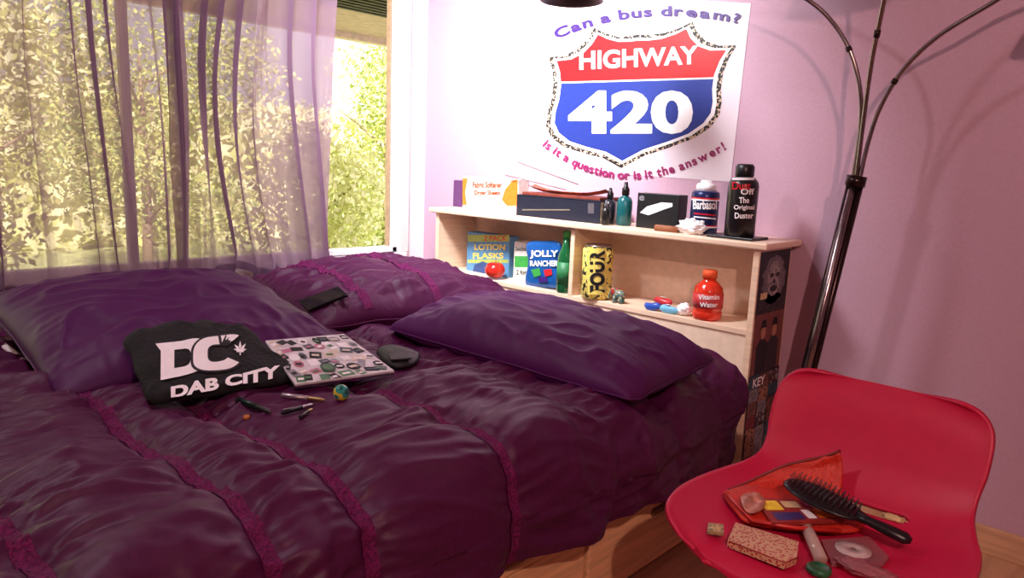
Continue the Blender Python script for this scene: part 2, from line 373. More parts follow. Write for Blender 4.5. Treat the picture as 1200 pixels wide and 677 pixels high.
def duvet_pt(s,y,off=0):
    z0=ZDf(y); dx=edx(y)
    if s<1.72: k=s/1.72; x=-2.72+s+dx*k; p=Vector((x,y,z0)); n=ZZ
    elif s<1.72+.19:
        th=(s-1.72)/.12; th=min(th,pi/2); p=Vector((-1.0+dx+.12*sin(th),y,z0-.12+.12*cos(th))); n=Vector((sin(th),0,cos(th)))
    else:
        q=s-1.91; p=Vector((-.88+dx+.04*q,y,z0-.12-q)); n=Vector((1,0,.1))
        k=min(q/.1,1); p.x+=k*.014*sin(y*17+2*nz(y*3,0))+k*.005*sin(y*37+1); p.z+=k*.014*sin(y*9+1)
    D=Dv(-2.72+s,y)
    if s>1.72: D=D*max(.6,1-(s-1.72)*1.2)
    p=p+n*(D+off)
    if y<.0: p.z-=(-y)**1.5*2
    return p
NU,NV=470,520
YA,YB=-.14,2.13
duv=thing('duvet','ruched plum purple duvet spread over the bed','duvet',(-1.8,1.0,.2))
def cov(a,b):
    y=YB+(YA-YB)*b; return duvet_pt(SLy(y)*a,y)
MB().grid(cov,NU,NV).build('cover',[M('plum_satin',(72,8,58),.52,bump=.06,scale=90,var=.08,spec=.32)],duv)
lace=M('lace_band',(102,14,76),.7,bump=.8,scale=170,var=.4,spec=.25)
for b in (.2,.47,.64,.97):
    def lb(a,q,b=b):
        y=b+(q-.5)*.028; s=SLy(y)*a; y-=.02*nz((-2.72+s)*2.5,3)
        return duvet_pt(s,y,.0022)
    MB().grid(lb,460,5).build('lace_band',lace,duv)
def dz_(x,y):
    dx=edx(y); k=(x+2.72)/(1.72+dx); s=max(0,min(1.72,k*1.72))
    return ZDf(y)+Dv(-2.72+s,y)
def on_duvet(px,py,off=0):
    z=.56
    for _ in range(6):
        p=on_z(px,py,z); z=dz_(p.x,p.y)
    p=on_z(px,py,z+off); return p

def pillow(name,label,c,ex,ey,T,mat,seed,bands=None,ridge=.006,Tb=.55):
    c=Vector(c); ex=Vector(ex); ey=Vector(ey); n=ex.cross(ey).normalized()
    if n.z<0: n=-n
    t=thing(name,label,'pillow',(c.x,c.y,c.z-T*.6),'pillows on the bed')
    def surf(u,v,sg,off=0):
        cr=1-.055*(abs(u)**5)*(abs(v)**5)
        fx=u*(1-.035*(1-v*v)*abs(u)**2)*cr; fy=v*(1-.05*(1-u*u)*abs(v)**2)*cr
        h=(max(0,1-abs(u)**2.8)**.5)*(max(0,1-abs(v)**2.8)**.5)
        p=c+ex*fx+ey*fy
        edge=max(abs(u),abs(v)); fe=min(1,(1-edge)*5)
        w=ridge*1.3*nz(u*2.2+seed,v*2.2,seed)
        w+=ridge*.9*soft(nz(u*3.2+v*1.5+seed,v*3.2-u*1.2,seed+3),5.5)*fe
        w+=ridge*1.3*nz(u*14,v*2.5,seed)*(abs(v)**4)*fe + ridge*1.3*nz(u*2.5,v*14,seed)*(abs(u)**4)*fe
        if bands: w+=.010*soft(nz(u*2.2,v*16,seed+9),4.5)*fe
        e=(1 if sg>0 else Tb)
        return p+n*(sg*T*h*e+(w+off if h>0 else 0)*min(1,h*3)*(1 if sg>0 else .3)) + n*(.008*nz(u*3+seed*3,v*3,8))
    m=MB(); N=120
    m.grid(lambda a,b: surf(a*2-1,b*2-1,1),N,N); m.grid(lambda a,b: surf(a*2-1,b*2-1,-1),N,N)
    m.build('pillowcase',mat,t,doubles=True)
    sm=MB(); pts=[]
    for k in range(161):
        q=k/160*4; i=int(q)%4; f=q-int(q)
        u,v=[(-1+2*f,-1),(1,-1+2*f),(1-2*f,1),(-1,1-2*f)][i]
        pts.append(surf(u,v,1))
    sm.tube(pts,.003,6); sm.build('piping',mat,t)
    if bands:
        for bv in bands:
            bb=MB(); bb.grid(lambda a,b:surf(bv+(b-.5)*.08,a*1.94-.97,1,.004),120,5); bb.build('lace_band',lace,t)
    return surf,n
pm=M('plum_sateen',(74,11,76),.55,bump=.05,scale=60,var=.06,spec=.28)
pillow('pillow','large smooth plum pillow against the curtain, behind the black shirt',(-2.10,.80,.605),(.35,0,-.058),(0,.385,0),.105,pm,2,ridge=.009)
surf2,n2=pillow('pillow','plum ruched pillow with lace bands in the corner by the window, black phone on it',(-2.33,1.70,.555),(.05,.44,0),(-.41,.06,0),.125,M('plum_ruched',(72,8,58),.52,bump=.2,scale=40,var=.1,stretch=(1,4,1),spec=.32),5,bands=(-.55,.1),ridge=.016)
pillow('pillow','long smooth plum pillow lying nearest the bookcase on the right',(-1.40,1.65,.560),(.46,.03,-.01),(-.03,.275,.0),.115,pm,9,ridge=.010)
se=[on_duvet(x,y,.004) for x,y in((-8,394),(6,406),(22,417),(38,428),(50,437))]
MB().tube(se,[.010,.010,.009,.008,.006],8,flat=.5).build('sheet_edge',M('sheet_white',(235,230,232),.7),label='white sheet hem peeking out below the big left pillow',cat='sheet')

# ---------------------------------------------------------------- shirt
sa=Vector((-.25,0,.095)).normalized(); sn=Vector((.095,0,.25)).normalized(); sp0=Vector((-1.53,.7,.592))
def puffpoly(pts,c,n,T,rings=14,noi=.003,ex=8,Tb=.3,seed=0,m=0,mb=None,nf=25,extra=None):
    mb=mb or MB(); K=len(pts)
    P=[]
    for i in range(K):
        p0,p1,p2,p3=[Vector(pts[(i+j-1)%K]) for j in range(4)]
        for q in range(5):
            t=q/5; P.append(.5*((2*p1)+(p2-p0)*t+(2*p0-5*p1+4*p2-p3)*t*t+(3*p1-p0-3*p2+p3)*t**3))
    K=len(P)
    for sg in (1,-1):
        vs=[];fs=[]
        for r in range(1,rings+1):
            f=(r/rings)**.75
            for k in range(K):
                p=c+(P[k]-c)*f; h=(1-f**ex)**.5 if f<1 else 0
                x_=extra(p,f) if extra and sg>0 else 0
                vs.append(p+n*(sg*T*h*(1 if sg>0 else Tb)+noi*h*nz(p.x*nf,p.y*nf,seed)+x_))
        for r in range(rings-1):
            for k in range(K): fs.append((r*K+k,(r+1)*K+k,(r+1)*K+(k+1)%K,r*K+(k+1)%K))
        fs.append(tuple(range(K)))
        mb.add(vs,fs,m,True)
    return mb
spm=lambda x,y: hit(x,y,sp0,sn)
ol=[(144,402),(154,390),(176,386),(200,379),(222,380),(243,376),(262,382),(286,384),(302,396),(314,408),(330,420),(348,434),(342,446),(318,452),(290,455),(252,464),(215,468),(188,474),(172,468),(166,452),(158,436),(154,418)]
STH=.022; SNO=.007; SNF=14
sh=puffpoly([spm(*p) for p in ol],spm(245,425),sn,STH,noi=SNO,ex=5,rings=26,nf=SNF,
   extra=lambda p,f:.010*soft(nz(p.x*22+p.y*9,p.y*20,4),4)*sstep(.72,.9,f)*(1-f**8))
sho=thing('shirt','folded black shirt printed with white lettering, resting on the left pillow','shirt',(spm(245,425).x,spm(245,425).y,.56))
sh.build('folded_cloth',M('black_cotton',(17,16,19),.9,bump=.5,scale=90),sho,doubles=True)
def smk(k):
    def f(x,y):
        p=hit(x,y,sp0+sn*STH,sn)-sn*STH
        return p+sn*(STH+SNO*nz(p.x*SNF,p.y*SNF,0)+.0024+.0008*k)
    return f
def ringshape(outer,inner,x0,y0,x1,y1,k,mat,nm,slope=-.17):
    f=smk(k); T_=lambda q:f(x0+q[0]*(x1-x0),y0+q[1]*(y1-y0)+slope*q[0]*(x1-x0))
    vs=[T_(q) for q in outer]+[T_(q) for q in inner]; n=len(outer)
    fs=[(i,i+1,n+i+1,n+i) for i in range(n-1)]
    return MB().add(vs,fs).build(nm,mat,sho)
NA=20
se_=lambda t:(abs(t)**.7)*(1 if t>=0 else -1)
Do=[(0,0),(.5,0)]+[(.5+.5*se_(sin(pi*i/NA)),.5-.5*se_(cos(pi*i/NA))) for i in range(NA+1)]+[(.5,1),(.10,1),(.10,.5),(.10,.24),(0,0)]
Di=[(.36,.26),(.5,.26)]+[(.5+.18*se_(sin(pi*i/NA)),.5-.24*se_(cos(pi*i/NA))) for i in range(NA+1)]+[(.5,.74),(.36,.74),(.36,.5),(.36,.3),(.36,.26)]
ringshape(Do,Di,182,404,243,447,0,paper,'monogram')
def cshape(ro,ri,a0,a1): 
    A=[radians(a0+(a1-a0)*i/30) for i in range(31)]
    return [(.5+ro*se_(cos(a)),.5+ro*se_(sin(a))) for a in A],[(.5+ri*.85*se_(cos(a)),.5+ri*se_(sin(a))) for a in A]
co,ci=cshape(.55,.22,40,320); ringshape(co,ci,226,399,286,440,1,blk,'monogram_outline')
co,ci=cshape(.5,.26,44,316); ringshape(co,ci,226,399,286,440,2,paper,'monogram')
m_=MB(); m_.text('DAB CITY',200,454,328,468,smk(1),bold=.045,slope=-.2); m_.build('lettering',paper,sho)
s2m=smk(3); lt=MB(); vsx=[];fsx=[]
for a,L in((0,12),(38,11),(-38,11),(75,8),(-75,8),(112,5),(-112,5)):
    r=radians(a); dx,dy=sin(r),-cos(r); bx_,by=281,413; o=len(vsx)
    vsx+=[s2m(*q) for q in[(bx_,by),(bx_+dx*L*.5-dy*1.6,by+dy*L*.5+dx*1.6),(bx_+dx*L,by+dy*L),(bx_+dx*L*.5+dy*1.6,by+dy*L*.5-dx*1.6)]]; fsx.append((o,o+1,o+2,o+3))
lt.add(vsx,fsx); lt.rect(280.3,412,281.7,419,s2m); lt.build('leaf_print',paper,sho,doubles=True)

# ---------------------------------------------------------------- laptop with stickers
lpn=Vector((.16,-.02,1)).normalized(); lp0=Vector((-1.45,.9,.598))
lm=lambda x,y: hit(x,y,lp0,lpn)
lq=[(311,399),(403,391),(462,434),(346,450)]
lt_=thing('laptop','closed laptop with a lid covered in stickers, beside the black shirt','laptop',(lm(385,420).x,lm(385,420).y,.58))
def inset(q,f):
    cx=sum(p[0] for p in q)/len(q); cy=sum(p[1] for p in q)/len(q); return [(cx+(x-cx)*f,cy+(y-cy)*f) for x,y in q]
MB().prism([lm(*p)-lpn*.005 for p in lq],.007,lpn).build('base',silver,lt_)
lid=MB().prism([lm(*p) for p in lq],.005,lpn).build('lid',M('lid_white',(212,206,210),.4),lt_)
def luv(u,v):
    a=[(1-u)*lq[0][i]+u*lq[1][i] for i in(0,1)]; b=[(1-u)*lq[3][i]+u*lq[2][i] for i in(0,1)]
    return ((1-v)*a[0]+v*b[0],(1-v)*a[1]+v*b[1])
def lmp(k): return lambda u,v: hit(*luv(min(.99,max(.01,u)),min(.99,max(.01,v))),lp0+lpn*(.0003*k),lpn)
smx=[blk,blk,blk,paper,paper,M('stk_pink',(190,110,136),.4),M('stk_grey',(140,138,148),.4),M('stk_slate',(60,70,84),.4),M('stk_cream',(220,204,190),.4),M('stk_green',(70,120,80),.4),tan]
rs=random.Random(5)
def sticker(cx,cy,rx,ry,kind,rot,mat,k):
    if kind: pts=[(cx+rx*cos(a*pi/10),cy+ry*sin(a*pi/10)) for a in range(20)]
    else:
        pts=[]
        for x,y in((-1,-1),(1,-1),(1,1),(-1,1)):
            X=x*rx;Y=y*ry; pts.append((cx+X*cos(rot)-Y*sin(rot),cy+X*sin(rot)+Y*cos(rot)))
    return MB().flat(pts,lmp(k)).build('sticker',mat,lid)
for i in range(8):
    for j in range(6):
        cx=(i+.5)/8+rs.uniform(-.03,.03); cy=(j+.5)/6+rs.uniform(-.03,.03)
        rx=rs.uniform(.035,.075); ry=rs.uniform(.04,.085); kd=rs.random()<.3; mt_=rs.choice(smx); rt=rs.uniform(-.5,.5); k=1+(i*5+j)%5
        sticker(cx,cy,rx,ry,kd,rt,mt_,k)
        if rs.random()<.75: sticker(cx,cy,rx*.6,ry*.3,False,rt,rs.choice([q for q in smx if q is not mt_]),k+5)
sticker(.44,.72,.075,.10,True,0,M('stk_dark_green',(24,60,50),.4),14); sticker(.44,.72,.05,.06,True,0,M('stk_green_round',(70,120,70),.4),15)
pc=on_duvet(466,420,.012)
po=thing('pouch','small black leather pouch beside the sticker laptop','pouch',(pc.x,pc.y,pc.z-.03))
pz=pc.z
pp=[(441,412),(452,406),(472,408),(490,414),(492,421),(482,428),(462,430),(448,424)]
puffpoly([on_z(x,y,pz) for x,y in pp],on_z(466,419,pz),ZZ,.016,ex=3,Tb=.9).build('body',M('black_leather',(14,12,16),.55,bump=.2,scale=90),po,doubles=True)
MB().prism([on_z(x,y,pz+.018) for x,y in[(455,414),(478,413),(482,419),(458,421)]],.004,ZZ).build('flap',M('dark_leather',(28,24,30),.6),po)
# phone resting on the ruched pillow
best=None
for i in range(-18,19):
    for j in range(-18,19):
        u,v=i/20,j/20; p=surf2(u,v,1); x,y=proj(p); d_=(x-378)**2+(y-349)**2
        if best is None or d_<best[0]: best=(d_,u,v,p)
_,u0,v0,pp0=best
ea=surf2(u0+.08,v0,1)-surf2(u0-.08,v0,1); eb=surf2(u0,v0+.08,1)-surf2(u0,v0-.08,1)
fn_=ea.cross(eb).normalized()
if fn_.z<0: fn_=-fn_
f0=pp0+fn_*.014
fm=lambda x,y: hit(x,y,f0,fn_)
ph=thing('smartphone','black smartphone lying on the lace-banded pillow','phone',fm(378,349)-Vector((0,0,.01)))
fq=[(349,352),(396,335),(407,345),(361,363)]
MB().prism([fm(*p) for p in fq],.009,fn_).build('body',black,ph)
MB().flat(inset(fq,.86),lambda x,y: hit(x,y,f0+fn_*.0006,fn_)).build('screen',M('phone_glass',(26,26,34),.08,coat=.5),ph)
# glass ball
g=on_duvet(400,468); gr=9.5*mpp(g)
gl=MB(); gl.ball(g+Vector((0,0,gr*.9)),gr,gr,gr,0,24,16)
gl.build('glass_marble',vor('marble_swirl',(30,90,90),(210,190,60),38,.45,.1,third=(40,140,130)),label='swirled teal and yellow glass ball on the duvet',cat='glass ball')
def pen(pa,pb,r,name,label,cat,mats,group=None,clip=False):
    a=on_duvet(*pa); b=on_duvet(*pb); zz=max(a.z,b.z)+r; a.z=b.z=zz
    mid=on_duvet((pa[0]+pb[0])/2,(pa[1]+pb[1])/2)
    if mid.z+r>zz: a.z=b.z=mid.z+r
    d=b-a; t=thing(name,label,cat,((a+b)/2)-Vector((0,0,r)),group)
    MB().tube([a,a+d*.03,a+d*.62],[r*.8,r,r],12).build('barrel',mats[0],t)
    MB().tube([a+d*.62,a+d*.66,a+d*.9,b],[r*1.08,r*.9,r*.8,r*.35],12).build('tip',mats[1],t)
    if clip: MB().tube([a+d*.05+ZZ*r*1.3,a+d*.35+ZZ*r*1.3],r*.22,6).build('clip',silver,t)
gold=M('gold_tip',(190,160,110),.3,metal=1)
pen((330,467),(381,472),.0055,'vape_pen','silver vape pen lying furthest up on the duvet','vape pen',[M('pen_silver',(176,166,172),.3,metal=.8),gold])
pen((330,487),(368,476),.005,'vape_pen','black vape pen with silver tip on the duvet','vape pen',[black,silver],clip=True)
pen((352,491),(366,486),.0045,'pen_cartridge','short black cartridge beside the black pen','cartridge',[black,gold])
pen((279,472),(317,487),.007,'vape_pen','thick dark green vape on the left of the small items','vape pen',[M('dark_green_metal',(24,40,38),.35,metal=.5),black])
for (px,py,rgb,lb_) in((281,488,(150,84,40),'tiny amber jar on the left of the duvet items'),(289,491,(196,120,60),'tiny orange-brown lid next to the amber jar')):
    p=on_duvet(px,py); MB().lathe(p.x,p.y,[(.005,p.z),(.007,p.z+.002),(.007,p.z+.007),(.005,p.z+.009)],14).build('tiny_jar',M('amber_%d'%px,rgb,.2),label=lb_,cat='jar')

# ---------------------------------------------------------------- wall poster
pw=lambda k: (lambda x,y: on_y(x,y,YW-.002-.0007*k))
q=[(645,-9),(880,4),(856,213),(631,197)]
ps=MB(); ps.prism([on_y(x,y,YW-.0018) for x,y in q],.001,(0,-1,0)); pso=ps.build('wall_poster',M('poster_paper',(230,216,226),.4,var=.01),label='white wall poster with a red and blue highway shield',cat='poster')
half=[(0,.045),(.12,.05),(.25,.045),(.4,.015),(.52,-.025),(.58,.05),(.68,.12),(.82,.16),(1.0,.165),(.94,.25),(.90,.36),(.90,.47),(.925,.57),(.92,.66),(.85,.74),(.70,.815),(.47,.87),(.22,.92),(0,1.0)]
def shield(f):
    L=[(-u,v) for u,v in half[1:-1]][::-1]
    pts=half+L; out=[]
    for u,v in pts:
        u*=f; v=.47+(v-.47)*f
        out.append((750-22*v+u*(104 if u<0 else 117),33+164*v-u*7))
    return out
def clip(poly,a,b,c,keep):
    out=[]; n=len(poly); d=lambda p:(a*p[0]+b*p[1]+c)*keep
    for i in range(n):
        p,q_=poly[i],poly[(i+1)%n]; dp,dq=d(p),d(q_)
        if dp>=0: out.append(p)
        if dp*dq<0:
            t=dp/(dp-dq); out.append((p[0]+t*(q_[0]-p[0]),p[1]+t*(q_[1]-p[1])))
    return out
MB().flat(shield(1.0),pw(1)).build('leopard_border',vor('leopard',(24,18,18),(206,180,156),110,.6),pso)
MB().flat(shield(.945),pw(2)).build('white_border',paper,pso)
inn=shield(.9)
MB().flat(clip(inn,.03,1,-115.5,-1),pw(3)).build('red_field',M('shield_red',(200,22,28),.4,var=.05),pso)
MB().flat(clip(inn,.03,1,-117.5,1),pw(3)).build('blue_field',M('shield_blue',(34,52,136),.4,var=.05),pso)
t=MB(); t.text('HIGHWAY',679,60,818,82,pw(5),bold=.03,slope=-.05); t.build('lettering',paper,pso)
t=MB(); t.text('420',666,106,812,157,pw(5),bold=.04,slope=.0); t.build('lettering',paper,pso)
def arctext(s,P0,P1,P2,hgt,mat,bold=.03):
    ws=[]
    for ch in s: ws.append(.28 if ch==' ' else text_geo(ch,bold)[2]+.07)
    tot=sum(ws); m=MB(); acc=0
    L=0; pr=None
    for k in range(41):
        u=k/40; p=(((1-u)**2)*P0[0]+2*u*(1-u)*P1[0]+u*u*P2[0],((1-u)**2)*P0[1]+2*u*(1-u)*P1[1]+u*u*P2[1])
        if pr: L+=math.hypot(p[0]-pr[0],p[1]-pr[1])
        pr=p
    sc=L/tot
    for ch,w_ in zip(s,ws):
        if ch!=' ':
            u=(acc+w_/2)/tot
            x=((1-u)**2)*P0[0]+2*u*(1-u)*P1[0]+u*u*P2[0]; y=((1-u)**2)*P0[1]+2*u*(1-u)*P1[1]+u*u*P2[1]
            tx=2*(1-u)*(P1[0]-P0[0])+2*u*(P2[0]-P1[0]); ty=2*(1-u)*(P1[1]-P0[1])+2*u*(P2[1]-P1[1]); l=math.hypot(tx,ty); tx/=l;ty/=l
            g_,fs,gw,gh,gy=text_geo(ch,bold)
            vs=[]
            for a,b in g_:
                X=(a-.5)*gw*sc*.98; Y=(gy+b*gh)*hgt
                vs.append(pw(5)(x+tx*X+ty*Y,y+ty*X-tx*Y))
            m.add(vs,fs)
        acc+=w_
    return m.build('lettering',mat,pso)
arctext('Can a bus dream?',(651,46),(748,2),(868,28),16,purple,.034)
arctext('is it a question or is it the answer!',(635,170),(728,247),(852,174),14,magenta,.034)

# ---------------------------------------------------------------- shelf items
def sx(pa,pb,py,Y): return on_y(pa,py,Y).x,on_y(pb,py,Y).x
def zt(px,py,Y): return on_y(px,py,Y).z
def bx(name,label,cat,pa,pb,pt,Y,dep,z0,mat,group=None,bev=.002):
    a,b=sx(pa,pb,(pt+20),Y); z1=zt((pa+pb)/2,pt,Y)
    t=thing(name,label,cat,((a+b)/2,Y+dep/2,z0),group)
    o=MB().box((a,Y,z0),(b,Y+dep,z1),0,bev).build('carton',mat,t)
    return t,o
ym=lambda Y,k=1: (lambda x,y: on_y(x,y,Y-.0006*k))
bx('small_box','tiny purple box at the far left end of the bookcase top','box',531,541,211,2.36,.05,ST,M('purple_box',(90,44,100),.5))
t,_=bx('dryer_sheet_box','white and orange dryer sheet box on the bookcase top','box',542,607,208,2.34,.07,ST,M('box_white',(216,198,190),.5))
Y=2.34
m=MB(); m.flat([(542,209),(548,209),(545,225),(547,240),(542,240)],ym(Y)); m.build('printed_panel',orange,t)
m=MB(); m.flat([(592,222),(600,212),(606.5,209.5),(606.5,241),(594,241),(588,234)],ym(Y)); m.build('printed_panel',orange,t)
lo_=M('letter_orange',(176,66,10),.5)
m=MB(); m.text('Fabric Softener',554,213,588,220,ym(Y,2),bold=.03); m.build('lettering',lo_,t)
m=MB(); m.text('Dryer Sheets',556,223,586,230,ym(Y,2),bold=.03); m.build('lettering',lo_,t)
# books
Y=2.262
a,b=sx(605,703,245,Y); z1=zt(650,231,Y)
t=thing('book','thick blue-black hardback book lying flat on the bookcase top','book',((a+b)/2,Y+.08,ST))
MB().box((a,Y,ST),(b,Y+.16,ST+.004),0,.001).box((a,Y,z1-.005),(b,Y+.16,z1),0,.001).box((a,Y,ST),(b,Y+.005,z1),0,.002).build('cover',M('book_cover',(20,24,44),.5),t)
MB().box((a+.004,Y+.006,ST+.004),(b-.004,Y+.155,z1-.005)).build('pages',M('pages',(226,214,196),.8),t)
m=MB(); m.rect(612,245,668,246.5,ym(Y,2)); m.build('gilt_line',M('gilt_dull',(120,110,96),.5),t)
m=MB(); m.rect(689,238,696,250,ym(Y,2)); m.build('spine_label',M('spine_grey',(90,84,90),.5),t)
hz=z1
t=thing('notebook','thin maroon notebook on top of the thick black book','notebook',((a+b)/2,Y+.08,hz))
MB().box((a+.02,Y+.01,hz),(b-.01,Y+.14,hz+.012),0,.002).build('cover',M('maroon_cover',(128,54,44),.5),t)
hz+=.012
t=thing('incense_holder','curved brown wooden incense holder on the notebook','incense holder',((a+b)/2,Y+.05,hz))
def ih(u,v):
    x=a+.03+(b-a-.03)*u; return Vector((x,Y+.03+.05*v,hz+.003+.022*(abs(u*2-1)**3)+.008*(2*v-1)**2))
MB().grid(ih,30,6).grid(lambda u,v: ih(u,v)-Vector((0,0,.004)),30,6).build('tray',M('rosewood',(150,78,52),.4,scale=20,var=.3),t)
for i,(p,q_) in enumerate((((607,190),(704,226)),((592,205),(690,229)))):
    A=on_y(*p,Y+.05+.01*i); B=on_y(*q_,Y+.05+.01*i)
    s=thing('incense_stick',['upper thin incense stick rising from the wooden holder','lower thin incense stick rising from the wooden holder'][i],'incense stick',B,'incense sticks')
    MB().tube([A,A+(B-A)*.75],.0018,6).build('coated_end',M('incense',(96,66,52),.8),s)
    MB().tube([A+(B-A)*.75,B],.0010,6).build('bare_end',M('bamboo',(200,160,110),.6),s)
def bottle(name,label,cat,px,w_,pt,Y,z0,prof,group=None):
    p=on_y(px,(pt+30),Y); r=w_/2*mpp(p); z1=zt(px,pt,Y); H_=z1-z0
    t=thing(name,label,cat,(p.x,Y,z0),group)
    for nm,pr,mt in prof:
        MB().lathe(p.x,Y,[(r*q[0],z0+H_*q[1])+tuple(q[2:]) for q in pr],36).build(nm,mt,t)
    return t,p.x,Y,r,z0,H_
db=[(.8,0),(1,.03),(1,.55),(.8,.64),(.4,.68),(.4,.72)]; dc=[(.5,.7),(.5,.84),(.3,.9),(.22,1),(0,1)]
bottle('dropper_bottle','small smoky black bottle just left of the teal dropper bottle','bottle',714,15,220,2.31,ST,[('glass',db,M('smoke_glass',(34,36,44),.15)),('cap',dc,black)])
bottle('dropper_bottle','teal dropper bottle with black cap on the bookcase top','bottle',732,18,213,2.31,ST,[('glass',db,teal),('cap',dc,black)])
bottle('dropper_bottle','tiny dark bottle in front of the book end','bottle',709,9,234,2.25,ST,[('glass',db,black),('cap',dc,M('cap_grey',(90,90,96),.4))])
t,_=bx('black_box','small black box with a white device picture on the bookcase top','box',746,795,227,2.30,.06,ST,M('box_black',(20,20,24),.4))
m=MB(); m.flat([(750,249),(758,242),(775,237),(788,238),(788,242),(776,246),(760,252)],ym(2.30)); m.build('device_picture',paper,t)
m=MB(); m.text('e',749,229,755,235,ym(2.30)); m.build('corner_mark',grey,t)
p=on_y(782,257,2.245); r=.011
t=thing('paper_roll','short brown paper roll in front of the black box','roll',(p.x,2.245,ST))
MB().tube([(on_y(769,258,2.245).x,2.245,ST+r),(on_y(795,258,2.245).x,2.25,ST+r)],r,16).build('roll',brown,t)
MB().tube([(on_y(768,258,2.245).x,2.245,ST+r),(on_y(769.5,258,2.245).x,2.245,ST+r)],r*.6,12).build('core',M('roll_core',(90,50,34),.7),t)
def crumple(name,label,cat,c,rx,ry,rz,mat,seed,k=.45):
    return MB().ball(c,rx,ry,rz,0,34,20,lambda p:1+k*nz(p.x*2.3+seed,p.y*2.3,p.z*2.3)+k*.5*(1-abs(nz(p.x*5+seed,p.y*5,p.z*5))*3)).build(name,mat,label=label,cat=cat)
p=on_y(812,255,2.255)
crumple('tissue','crumpled white tissue in front of the shaving cream can','tissue',(p.x,2.25,ST+.024),.046,.022,.024,paper,3)
a,b=sx(832,887,269,2.25)
MB().box((a,2.225,ST),(b,2.345,ST+.009),0,.003).build('flat_case',black,label='flat black case under the duster can',cat='case')
wht=M('can_white',(238,236,240),.3); redp=M('can_red',(206,30,44),.3)
t,cx,cy,r,z0,Hh=bottle('shaving_cream_can','navy shaving cream can with striped bands and a white cap','can',826,32,211,2.335,ST,
 [('can',[(.92,0),(1,.02,0),(1,.12,1),(1,.145,2),(1,.17,0),(1,.62,1),(1,.65,2),(1,.68,0),(1,.76,0),(.86,.8)],[navy,wht,redp]),
  ('cap',[(.72,.79),(.72,.9),(.6,.94),(.42,.95),(.42,1),(0,1)],wht)])
cm=lambda x,y,cx=cx,cy=cy,r=r: hit_cyl(x,y,cx,cy,r+.002)
m=MB(); m.text('Barbasol',812,234,840,245,cm,bold=.03,slope=.02); m.build('lettering',paper,t)
cm2=lambda x,y,cx=cx,cy=cy,r=r: hit_cyl(x,y,cx,cy,r+.0012)
for k in range(2):
    m=MB(); m.rect(813,249+k*4,839,250.6+k*4,cm2,n=8,slope=.1); m.build('stripe',[redp,wht][k],t)
t,cx2,cy2,r2,z02,H2=bottle('air_duster_can','tall black compressed air duster can with white and red label','can',871,35,192,2.275,ST+.009,
 [('can',[(.92,0),(1,.02),(1,.70),(.93,.76),(.72,.81),(.5,.83)],M('duster_black',(24,22,24),.3)),
  ('nozzle',[(.55,.82),(.62,.84),(.62,.96),(.5,1),(0,1)],black)])
dm=lambda x,y: hit_cyl(x,y,cx2,cy2,r2+.002)
for s_,a_,b_,c_,d_ in(('The',866,231,878,238),('Original',860,240,884,247),('Duster',861,249,883,256),('Off',868,221,884,228)):
    m=MB(); m.text(s_,a_,b_,c_,d_,dm); m.build('lettering',paper,t)
m=MB(); m.text('Dust',858,213,880,222,dm,bold=.02); m.build('logo',redp,t)
m=MB(); m.rect(858,208,884,211,lambda x,y:hit_cyl(x,y,cx2,cy2,r2+.001),n=8); m.build('label_strip',wht,t)

# ---- shelf compartments
Y=2.325
t,_=bx('lotion_box','blue and yellow tissue box standing in the left compartment','box',547,597,274,Y,.06,SH,M('lotion_blue',(90,144,190),.5))
bg_=M('band_green',(170,186,90),.5)
m=MB(); m.rect(548,275,597,283,ym(Y)); m.build('printed_band',bg_,t)
m=MB(); m.rect(548,304,596,308,ym(Y)); m.build('printed_band',bg_,t)
m=MB(); m.text('2 PACK',567,276,594,282,ym(Y,2)); m.build('lettering',red,t)
ly=M('letter_yellow',(250,224,90),.5)
m=MB(); m.text('LOTION',556,286,592,293,ym(Y,2),bold=.03); m.build('lettering',ly,t)
m=MB(); m.text('FLASKS',554,296,590,303,ym(Y,2),bold=.03); m.build('lettering',ly,t)
m=MB(); m.flat([(552,326),(556,310),(566,306),(576,311),(578,326)],ym(Y,2)); m.build('flask_picture',M('flask_pic',(50,76,130),.5),t)
p=on_y(580,316,2.255); r=12*mpp(p)
t=thing('apple','small shiny red apple in front of the blue box','apple',(p.x,2.255,SH))
MB().ball((p.x,2.255,SH+r*.88),r,r,r*.9,0,24,16,lambda q:(1-.25*max(0,q.z)**8)*(1-.12*max(0,-q.z)**3)).build('flesh',M('apple_red',(190,22,28),.15,rgb2=(210,56,40),scale=20),t)
MB().tube([(p.x,2.255,SH+r*1.45),(p.x+.002,2.255,SH+r*1.75),(p.x+.006,2.255,SH+r*2)],.0018,6).build('stem',brown,t)
Y=2.30
t,_=bx('snack_box','narrow white and green box between the blue box and candy bag','box',602,621,284,Y,.07,SH,M('snack_white',(222,220,212),.5))
m=MB(); m.rect(603,300,619,313,ym(Y)); m.build('green_band',green,t)
m=MB(); m.text('Swisher',604,289,618,294,ym(Y,2)); m.build('lettering',blk,t)
m=MB(); m.text('2 for',605,316,617,322,ym(Y,2)); m.build('lettering',blk,t)
Y=2.262
pts=[(617,288),(637,285),(657,288),(655,310),(657,338),(637,340),(616,336),(619,310)]
t=thing('candy_bag','blue candy bag standing in the left compartment','candy bag',(on_y(637,320,Y).x,Y,SH))
pz0=[on_y(x,y,Y) for x,y in pts]; dz=min(p.z for p in pz0)-SH
puffpoly([p-Vector((0,0,dz)) for p in pz0],on_y(637,312,Y)-Vector((0,0,dz)),Vector((0,-1,0)),.014,ex=3,Tb=.9,noi=.002).build('bag',M('candy_blue',(24,84,156),.25,bump=.1),t,doubles=True)
cm3=lambda x,y: on_y(x,y,Y-.0165)
m=MB(); m.text('JOLLY',621,293,654,303,cm3,bold=.04); m.build('lettering',paper,t)
